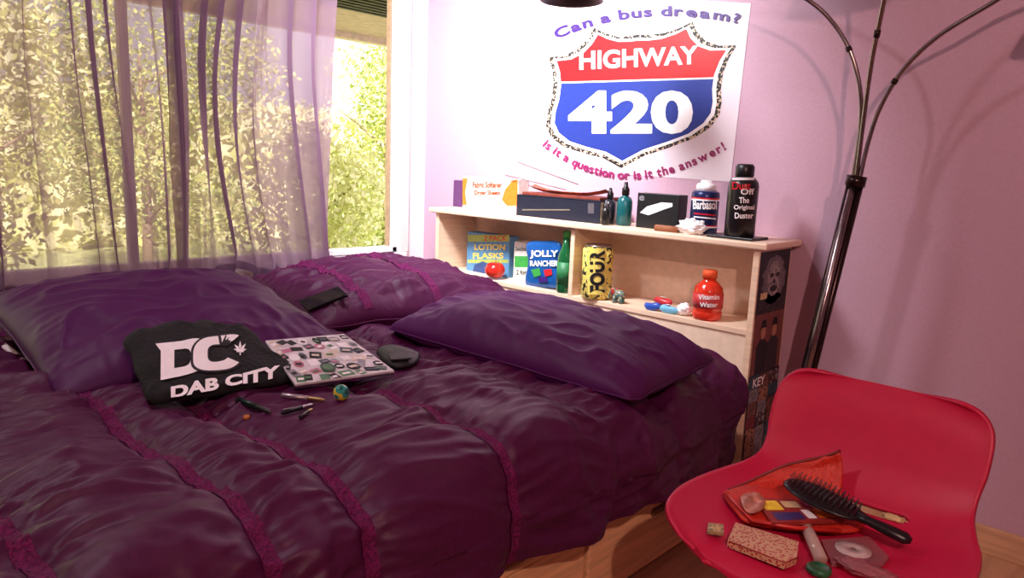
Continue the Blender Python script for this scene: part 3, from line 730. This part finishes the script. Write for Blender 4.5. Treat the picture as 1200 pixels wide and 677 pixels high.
m=MB(); m.text('RANCHER',621,305,654,312,cm3,bold=.04); m.build('lettering',paper,t)
m=MB(); m.flat([(622,316),(632,314),(634,322),(626,325)],cm3); m.build('green_candy_print',green,t)
m=MB(); m.flat([(637,316),(646,315),(647,322),(639,324)],cm3); m.build('red_candy_print',red,t)
m=MB(); m.flat([(630,325),(641,324),(642,330),(632,331)],cm3); m.build('purple_candy_print',purple,t)
gg=M('green_glass',(14,90,48),.1,coat=.5)
bottle('glass_bottle','green bottle standing against the shelf divider','bottle',663,19,270,2.255,SH,
 [('glass',[(.85,0),(1,.03),(1,.55),(.8,.66),(.45,.76),(.38,.9)],gg),('cap',[(.46,.88),(.46,.98),(.3,1),(0,1)],green),('label',[(1.03,.15),(1.03,.5),(1,.5)],M('label_green',(40,120,70),.5))])
camo=vor('can_camo',(230,200,44),(40,36,30),60,.62,.3,third=(240,224,120))
t,cx,cy,r,z0,Hh=bottle('tall_can','tall yellow and black patterned drink can just right of the divider','can',700,36,286,2.265,SH,
 [('can',[(.8,0),(.85,.01),(1,.05),(1,.91),(.86,.95),(.86,.97)],camo),('rim',[(.88,.965),(.9,.975),(.9,.99),(.82,1),(.8,.985),(0,.985)],silver)])
cm4=lambda x,y,cx=cx,cy=cy,r=r: hit_cyl(x,y,cx,cy,r+.003)
m=MB(); m.text('FOUR',691,293,709,343,cm4,bold=.05,rot=True); m.build('lettering',blk,t)
cm5=lambda x,y,cx=cx,cy=cy,r=r: hit_cyl(x,y,cx,cy,r+.0015)
m=MB(); m.rect(689,291,711,345,cm5,n=6); m.build('name_panel',M('can_cream',(236,216,110),.4),t)
p=on_y(725,348,2.25); X=p.x; y=2.25
t=thing('elephant_figurine','tiny patterned elephant figurine beside the tall can','figurine',(X,y,SH))
em=vor('elephant_pattern',(120,50,60),(60,120,130),160,.4,.3,third=(200,160,90))
b=MB(); b.ball((X,y,SH+.034),.026,.016,.018); b.ball((X-.026,y,SH+.042),.014,.012,.014); b.tube([(X-.036,y,SH+.042),(X-.044,y,SH+.028),(X-.044,y,SH+.014),(X-.050,y,SH+.012)],[.005,.004,.003,.002],8); b.build('body',em,t)
for a_ in(-1,1):
    for b_ in(-1,1): MB().tube([(X+a_*.015,y+b_*.008,SH),(X+a_*.015,y+b_*.008,SH+.028)],.006,8).build('leg',em,t)
    MB().ball((X-.020,y+a_*.013,SH+.044),.010,.003,.012).build('ear',M('ear_red',(170,60,60),.4),t)
cols=[(M('pkt_blue',(50,90,190),.3),'blue candy packet lying at the left of the shelf clutter',765,357),(M('pkt_red',(200,50,60),.3),'red candy packet lying on the shelf beside the blue one',777,354),(M('pkt_sky',(120,190,225),.3),'pale blue packet lying in front of the red one',784,362)]
for i,(mt,lb_,px,py) in enumerate(cols):
    c=on_y(px,py,2.245+.03*(i==1)); c.z=SH+.014+.018*(i==1); rr=.03
    pts=[(c.x+rr*cos(q_)*(1.3 if i else 1.2),c.y+rr*.5*sin(q_),c.z) for q_ in [k*pi/4+.3*i for k in range(8)]]
    o=puffpoly(pts,Vector(c),ZZ,.015,ex=3,Tb=.9,noi=.008,seed=i).build('candy_packet',mt,label=lb_,cat='candy packet',group='candy packets',doubles=True)
    MB().rect(-.012,-.004,.012,.004,lambda x,y_:Vector((c.x+x,c.y+y_-.002,c.z+.018))).build('printed_band',paper,o)
p=on_y(802,360,2.26); crumple('paper_ball','crumpled white paper ball left of the orange drink','paper ball',(p.x,2.26,SH+.022),.024,.022,.021,paper,8,.25)
liq=M('orange_drink',(216,52,30),.12,coat=.5)
t,cx,cy,r,z0,Hh=bottle('drink_bottle','orange drink bottle with white lettering in the right compartment','bottle',830,34,316,2.275,SH,
 [('bottle',[(.85,0),(1,.04),(1,.16),(.93,.19),(1,.22),(1,.55),(.93,.66),(.6,.76),(.42,.8),(.42,.86)],liq),
  ('cap',[(.5,.84),(.5,.97),(.44,1),(0,1)],M('cap_orange',(240,96,50),.4)),
  ('label',[(1.03,.26),(1.03,.54),(1,.54)],M('label_orange',(196,56,60),.5))])
vm=lambda x,y,cx=cx,cy=cy,r=r: hit_cyl(x,y,cx,cy,r*1.03+.002)
m=MB(); m.text('Vitamin',818,345,843,351,vm,bold=.03); m.build('lettering',paper,t)
m=MB(); m.text('Water',820,354,841,360,vm,bold=.03); m.build('lettering',paper,t)

# ---------------------------------------------------------------- floor lamp
YL=2.25
brz=M('dark_bronze',(58,44,44),.25,metal=.85); chm=M('lamp_steel',(150,138,140),.22,metal=1)
P=lambda x,y,dy=0: on_y(x,y,YL+dy)
top=P(1003,212); bot=P(946,440); dr=(top-bot)/(top.z-bot.z); base=bot-dr*(bot.z-.02)
lamp=thing('floor_lamp','dark bronze arc floor lamp with three curved arms behind the chair','floor lamp',(base.x,base.y,0))
MB().lathe(base.x,base.y,[(.10,0),(.105,.006),(.105,.022),(.09,.03),(.03,.034),(.02,.06)],40).build('base',brz,lamp)
for k,(dx,dy) in enumerate(((-.013,0),(.013,0),(0,-.014))):
    o=Vector((dx,dy,0)); MB().tube([base+o,base+dr*.5+o,top+o],.0115,14).build('pole',[brz,brz,chm][k],lamp)
MB().tube([top-dr*.015,top+dr*.015],.028,20).build('collar',brz,lamp)
MB().tube([bot+dr*.0-dr*.02,bot+dr*.0],.028,20).build('collar',brz,lamp)
def smooth(pts,n=8):
    P_=[Vector(p) for p in pts]; out=[]
    for i in range(len(P_)-1):
        p0=P_[max(i-1,0)];p1=P_[i];p2=P_[i+1];p3=P_[min(i+2,len(P_)-1)]
        for q_ in range(n):
            t=q_/n; out.append(.5*((2*p1)+(p2-p0)*t+(2*p0-5*p1+4*p2-p3)*t*t+(3*p1-p0-3*p2+p3)*t**3))
    out.append(P_[-1]); return out
arms=[([(999,212,0),(1008,150,0),(1008,105,-.02),(996,60,-.04),(972,22,-.06),(940,-4,-.09),(880,-34,-.14),(800,-58,-.2),(710,-62,-.26),(672,-40,-.3)],0),
      ([(1003,212,0),(1012,140,-.02),(1022,70,-.06),(1036,0,-.12),(1048,-70,-.2),(1066,-150,-.32),(1084,-190,-.42),(1094,-195,-.48)],1),
      ([(1007,212,0),(1018,165,0),(1032,125,-.01),(1058,82,-.02),(1100,42,-.04),(1165,2,-.08),(1230,-40,-.12),(1300,-75,-.16),(1350,-90,-.2)],2)]
for pts,k in arms:
    pl=smooth([P(*q_) for q_ in pts]); am=MB().tube(pl,.0062,10).build('arm',chm,lamp)
    i=len(pl)//3; MB().tube([pl[i],pl[i+1]],.0085,10).build('sleeve',brz,am)
    e=pl[-1]
    MB().tube([e,e-Vector((0,0,.04))],.012,10).build('socket',brz,am)
    MB().lathe(e.x,e.y,[(.02,e.z-.02),(.05,e.z-.03),(.085,e.z-.06),(.105,e.z-.11),(.102,e.z-.11),(.08,e.z-.062),(.02,e.z-.024)],32).build('lamp_shade',M('shade_dark',(60,40,44),.4,metal=.6),am)

# ---------------------------------------------------------------- chair
CX=-.430
prof=[(1.095,.412,.13),(1.10,.432,.175),(1.13,.447,.215),(1.20,.449,.240),(1.30,.443,.248),(1.39,.441,.238),(1.450,.447,.218),(1.495,.468,.205),(1.53,.51,.203),(1.555,.56,.208),(1.578,.615,.208),(1.592,.645,.200),(1.600,.664,.180),(1.604,.674,.145)]
def pf(t):
    n=len(prof)-1; x=t*n; i=min(int(x),n-1); f=x-i
    g=[prof[max(i-1,0)],prof[i],prof[i+1],prof[min(i+2,n)]]
    return [.5*((2*g[1][k])+(g[2][k]-g[0][k])*f+(2*g[0][k]-5*g[1][k]+4*g[2][k]-g[3][k])*f*f+(3*g[1][k]-g[0][k]-3*g[2][k]+g[3][k])*f**3) for k in range(3)]
def chair_pt(u,v):
    y,z,wd=pf(v); a=abs(u)
    s_=sstep(.45,.75,v)
    lift=.035*a**3
    yy=y-lift*s_*.75; zz_=z+lift*(1-s_)
    dip=.012*(1-a*a)*(1-s_)
    return Vector((CX+wd*u,yy,zz_-dip*sin(pi*min(1,v*1.8))))
chair=thing('shell_chair','glossy red plastic shell chair holding a brush and pouches','chair',(CX,1.32,0))
shell=MB(); NUc,NVc=64,130
vs=[chair_pt(i/NUc*2-1,j/NVc) for i in range(NUc+1) for j in range(NVc+1)]
fs=[]
for i in range(NUc):
    for j in range(NVc):
        u=(i+.5)/NUc*2-1; v=(j+.5)/NVc
        if abs((u-.12)/.38)**3+abs((v-.50)/.019)**3<1: continue
        fs.append((i*(NVc+1)+j,(i+1)*(NVc+1)+j,(i+1)*(NVc+1)+j+1,i*(NVc+1)+j+1))
shell.add(vs,fs,0,True)
so=shell.build('shell',M('red_plastic',(188,20,64),.45,var=.03,spec=.4),chair)
md=so.modifiers.new('thick','SOLIDIFY'); md.thickness=.009; md.offset=-1
MB().box((CX-.09,1.21,.405),(CX+.09,1.4,.423),0,.004).build('mount_plate',chm,chair)
MB().lathe(CX,1.3,[(.025,.08),(.025,.25),(.018,.25),(.018,.41)],20).build('column',chm,chair)
for k in range(5):
    a_=k*2*pi/5+.5; e=Vector((CX+.25*cos(a_),1.3+.25*sin(a_),.07))
    l=MB().tube([(CX,1.3,.11),(CX+.12*cos(a_),1.3+.12*sin(a_),.1),e],[.02,.016,.012],10).build('leg',chm,chair)
    cs=MB(); s_=Vector((-sin(a_),cos(a_),0)); c_=e-Vector((0,0,.045)); cs.tube([c_-s_*.018,c_+s_*.018],.025,18); cs.build('caster',black,l)

# ---- things on the chair
def seatp(px,py,off=0):
    z=.445
    for _ in range(6):
        p=on_z(px,py,z+off)
        best=None
        for j in range(0,42):
            v=j/80; yy,zz_,wd=pf(v)
            d_=abs(yy-p.y)
            if best is None or d_<best[0]: best=(d_,v,wd)
        u=max(-1,min(1,(p.x-CX)/best[2])); z=chair_pt(u,best[1]).z
    return on_z(px,py,z+off)
om=M('orange_mesh_nylon',(200,46,30),.45,bump=.3,scale=200); 
bag=thing('zip_pouch','orange-red zip pouch leaning open on the seat of the red chair','pouch',seatp(920,600))
pts=[(849,578),(880,570),(930,575),(985,590),(1012,612),(1000,624),(940,622),(880,614),(862,600)]
b0=[seatp(x,y,.012) for x,y in pts]
puffpoly(b0,seatp(925,597,.016),ZZ,.012,ex=3,Tb=.8,noi=.004).build('body',om,bag,doubles=True)
def flap(u,v):
    lo=seatp(848+137*u,577+8*u,.02); x,y=848+(985-848)*u, 577+(527-577)*u**.8+2*sin(u*9)
    top_=on_y(x,y,lo.y+.045); return lo+(top_-lo)*v+Vector((0,.014*sin(pi*v)+.008*nz(u*6,v*5,3),0))
fl=MB(); fl.grid(flap,30,12); fo=fl.build('flap',om,bag); fo.modifiers.new('t','SOLIDIFY').thickness=.003
MB().tube([flap(k/20,1) for k in range(21)],.0028,6).build('zipper',M('zip_dark',(120,30,30),.5),bag)
MB().tube([seatp(x,y,.024) for x,y in((852,580),(868,596),(882,610),(930,618),(985,622))],.004,8).build('front_lip',M('lip_red',(190,40,34),.4),bag)
t=thing('candy_pack','colourful candy pack sticking out of the orange pouch','candy pack',seatp(940,605,.028))
qq=[(882,583),(960,585),(990,608),(905,612)]
def bil(q,z):
    def f(u,v):
        a=[(1-u)*q[0][i]+u*q[1][i] for i in(0,1)]; b=[(1-u)*q[3][i]+u*q[2][i] for i in(0,1)]
        return on_z((1-v)*a[0]+v*b[0],(1-v)*a[1]+v*b[1],z)
    return f
ZP=seatp(930,600).z+.032
MB().prism([on_z(x,y,ZP) for x,y in qq],.008,ZZ).build('wrapper',M('wrapper_red',(150,50,48),.3),t)
f1=bil(qq,ZP+.0008)
for r_,c_ in(((.05,.1,.32,.5),yellow),((.36,.12,.6,.4),tan),((.7,.5,.95,.9),orange),((.1,.6,.5,.92),M('print_navy',(50,50,110),.4)),((.66,.08,.92,.4),M('print_plum',(110,40,90),.4)),((.54,.5,.66,.9),paper)):
    m=MB(); m.rect(*r_,f1); m.build('printed_patch',c_,t)
t=thing('foil_packet','small crumpled silver and tan packet by the left end of the brush','packet',seatp(885,592,.03))
pq=[seatp(x,y,.036) for x,y in((868,582),(884,577),(897,586),(892,598),(876,600))]
puffpoly(pq,seatp(884,589,.036),ZZ,.004,ex=3,Tb=1,noi=.006,seed=4,nf=60).build('wrapper',M('foil_tan',(186,130,110),.4,metal=.2,scale=60,var=.3),t,doubles=True)
# hairbrush
zb=ZP+.022
hb=thing('hairbrush','black paddle hairbrush lying across the orange pouch with bristles up','hairbrush',on_z(990,600,zb-.02))
hd=on_z(964,584,zb+.005); he=on_z(1068,634,zb-.02); ax=(he-hd).normalized(); sd=ax.cross(ZZ).normalized(); nn=sd.cross(ax).normalized()
L1=50*mpp(hd); W1=.044
hp=[]
for k in range(28):
    a_=2*pi*k/28; ca,sa_=cos(a_),sin(a_)
    hp.append(hd+ax*(L1*.92*ca)+sd*(W1*(abs(sa_)**.8)*(1 if sa_>0 else -1)))
puffpoly(hp,hd.copy(),nn,.006,ex=4,Tb=1.2,noi=0).build('paddle',black,hb,doubles=True)
MB().tube([hd+ax*L1*.8,hd+ax*L1*1.05,hd+(he-hd)*.75,he-ax*.01,he],[.015,.011,.014,.015,.007],12,flat=.7).build('handle',black,hb)
br=MB(); 
for i in range(-7,8):
    for j in range(-3,4):
        u=i/7.6;v=j/3.6
        if u*u+v*v<.95:
            p=hd+ax*(L1*.85*u)+sd*(W1*.85*v)+nn*.004; br.tube([p,p+nn*.016+sd*.002*v],.0009,5); br.ball(p+nn*.017,.0015,.0015,.0015,0,6,4)
br.build('bristles',M('bristle_black',(40,36,42),.4),hb,kind='stuff')
def slab(name,label,cat,q,off,th,mat,part='body'):
    z=seatp(sum(p[0] for p in q)/len(q),sum(p[1] for p in q)/len(q)).z+off
    c=on_z(sum(p[0] for p in q)/len(q),sum(p[1] for p in q)/len(q),z-th)
    t=thing(name,label,cat,c); MB().prism([on_z(x,y,z) for x,y in q],th,ZZ).build(part,mat,t); return t,z
t,z=slab('wallet','pink and tan dotted wallet at the front of the red seat','wallet',[(862,612),(936,634),(934,652),(920,658),(853,632)],.022,.014,vor('wallet_dots',(166,46,50),(200,160,124),170,.38))
m=MB(); m.tube([on_z(855,634,z-.002),on_z(920,659,z-.002),on_z(935,653,z-.002)],.0016,6); m.build('seam',M('seam_red',(160,50,50),.5),t)
t,z=slab('tin','small square patterned tin at the left edge of the seat','tin',[(830,612),(848,614),(848,624),(829,622)],.014,.006,M('tin_green',(150,130,90),.4,scale=120,var=.5))
MB().flat([(833,614),(845,616),(845,622),(832,620)],lambda x,y:on_z(x,y,z+.0006)).build('lid_print',vor('lid_mix',(60,100,60),(200,170,110),200,.4),t)
a_=seatp(937,600,.018); b_=seatp(962,655,.012)
t=thing('plastic_tube','clear plastic tube lying between the wallet and the disc','tube',(a_+b_)/2-Vector((0,0,.01)))
MB().tube([a_,b_],[.011,.011],16).build('tube',clear('clear_plastic',(220,196,186),.45),t)
MB().tube([a_,a_+(b_-a_)*.12],[.012,.012],16).build('cap',M('cap_clear_white',(216,206,200),.3),t)
p=seatp(960,664,.012)
MB().lathe(p.x,p.y,[(.018,p.z-.01),(.02,p.z-.008),(.02,p.z-.001),(.016,p.z+.001),(.014,p.z-.001),(0,p.z-.001)],28).build('jar_lid',M('green_lid',(30,90,56),.3,scale=90,var=.5),label='round green jar lid at the front edge of the seat',cat='lid')
clr=clear('clear_bag',(215,150,160),.72)
t,z=slab('plastic_bag','clear plastic bag holding a white disc on the seat','plastic bag',[(962,632),(1018,628),(1042,652),(1035,660),(975,660)],.014,.006,clr,'film')
p=on_z(1000,643,z+.002)
t=thing('disc','white disc with a small grey hub inside the clear bag','disc',p)
MB().lathe(p.x,p.y,[(.030,z+.0),(.030,z+.002),(.004,z+.0022),(.004,z+.001)],40).build('plate',M('disc_white',(190,170,166),.3),t)
MB().lathe(p.x,p.y,[(.004,z+.002),(.004,z+.003),(0,z+.003)],16).build('hub',M('disc_hub',(130,100,100),.4),t)
p=seatp(1015,667,.014)
crumple('plastic_bag','crumpled clear plastic bag at the bottom front of the seat','plastic bag',p,.045,.020,.008,clear('clear_bag2',(220,160,170),.72),14,.3)
p=seatp(1046,606,.006)
crumple('paper_scrap','small white paper scrap by the slot in the chair','paper',p,.018,.010,.005,M('scrap',(205,180,130),.6),4,.3)

# ---------------------------------------------------------------- camera
cd=bpy.data.cameras.new('camera'); cam=bpy.data.objects.new('camera',cd); C.objects.link(cam)
cd.sensor_width=36; cd.sensor_fit='HORIZONTAL'; cd.lens=FP/1200*36; cd.clip_start=.02
mt=Matrix.Identity(4)
for i in range(3): mt[i][0]=RT[i]; mt[i][1]=UP[i]; mt[i][2]=-FW[i]; mt[i][3]=CAM[i]
cam.matrix_world=mt; bpy.context.scene.camera=cam

# ---------------------------------------------------------------- light
def area(loc,tgt,e,size,col,spread=180):
    l=bpy.data.lights.new('l','AREA'); l.energy=e; l.size=size; l.color=col; l.spread=radians(spread); o=bpy.data.objects.new('area_light',l); C.objects.link(o)
    o.location=loc; o.rotation_euler=(Vector(tgt)-Vector(loc)).to_track_quat('-Z','Y').to_euler(); return o
area((-1.95,1.2,2.3),(-2.3,2.48,1.2),38,.35,(.96,.97,1),100)
area((.65,-.15,1.9),(-1.1,2.3,.8),26,.04,(1,.60,.52))
area((-1.9,.1,2.35),(-1.6,1.3,.5),12,.15,(1,.9,.96))
s=bpy.data.lights.new('sun','SUN'); s.energy=15; s.angle=radians(2); s.color=(1,.95,.82); o=bpy.data.objects.new('sun',s); C.objects.link(o)
o.rotation_euler=Vector((-.75,.35,-.6)).to_track_quat('-Z','Y').to_euler()
w=bpy.data.worlds.new('world'); bpy.context.scene.world=w; w.use_nodes=True
bg=w.node_tree.nodes['Background']; bg.inputs[0].default_value=(.99,.97,.94,1); bg.inputs[1].default_value=1.4
bpy.context.scene.view_settings.view_transform='Standard'
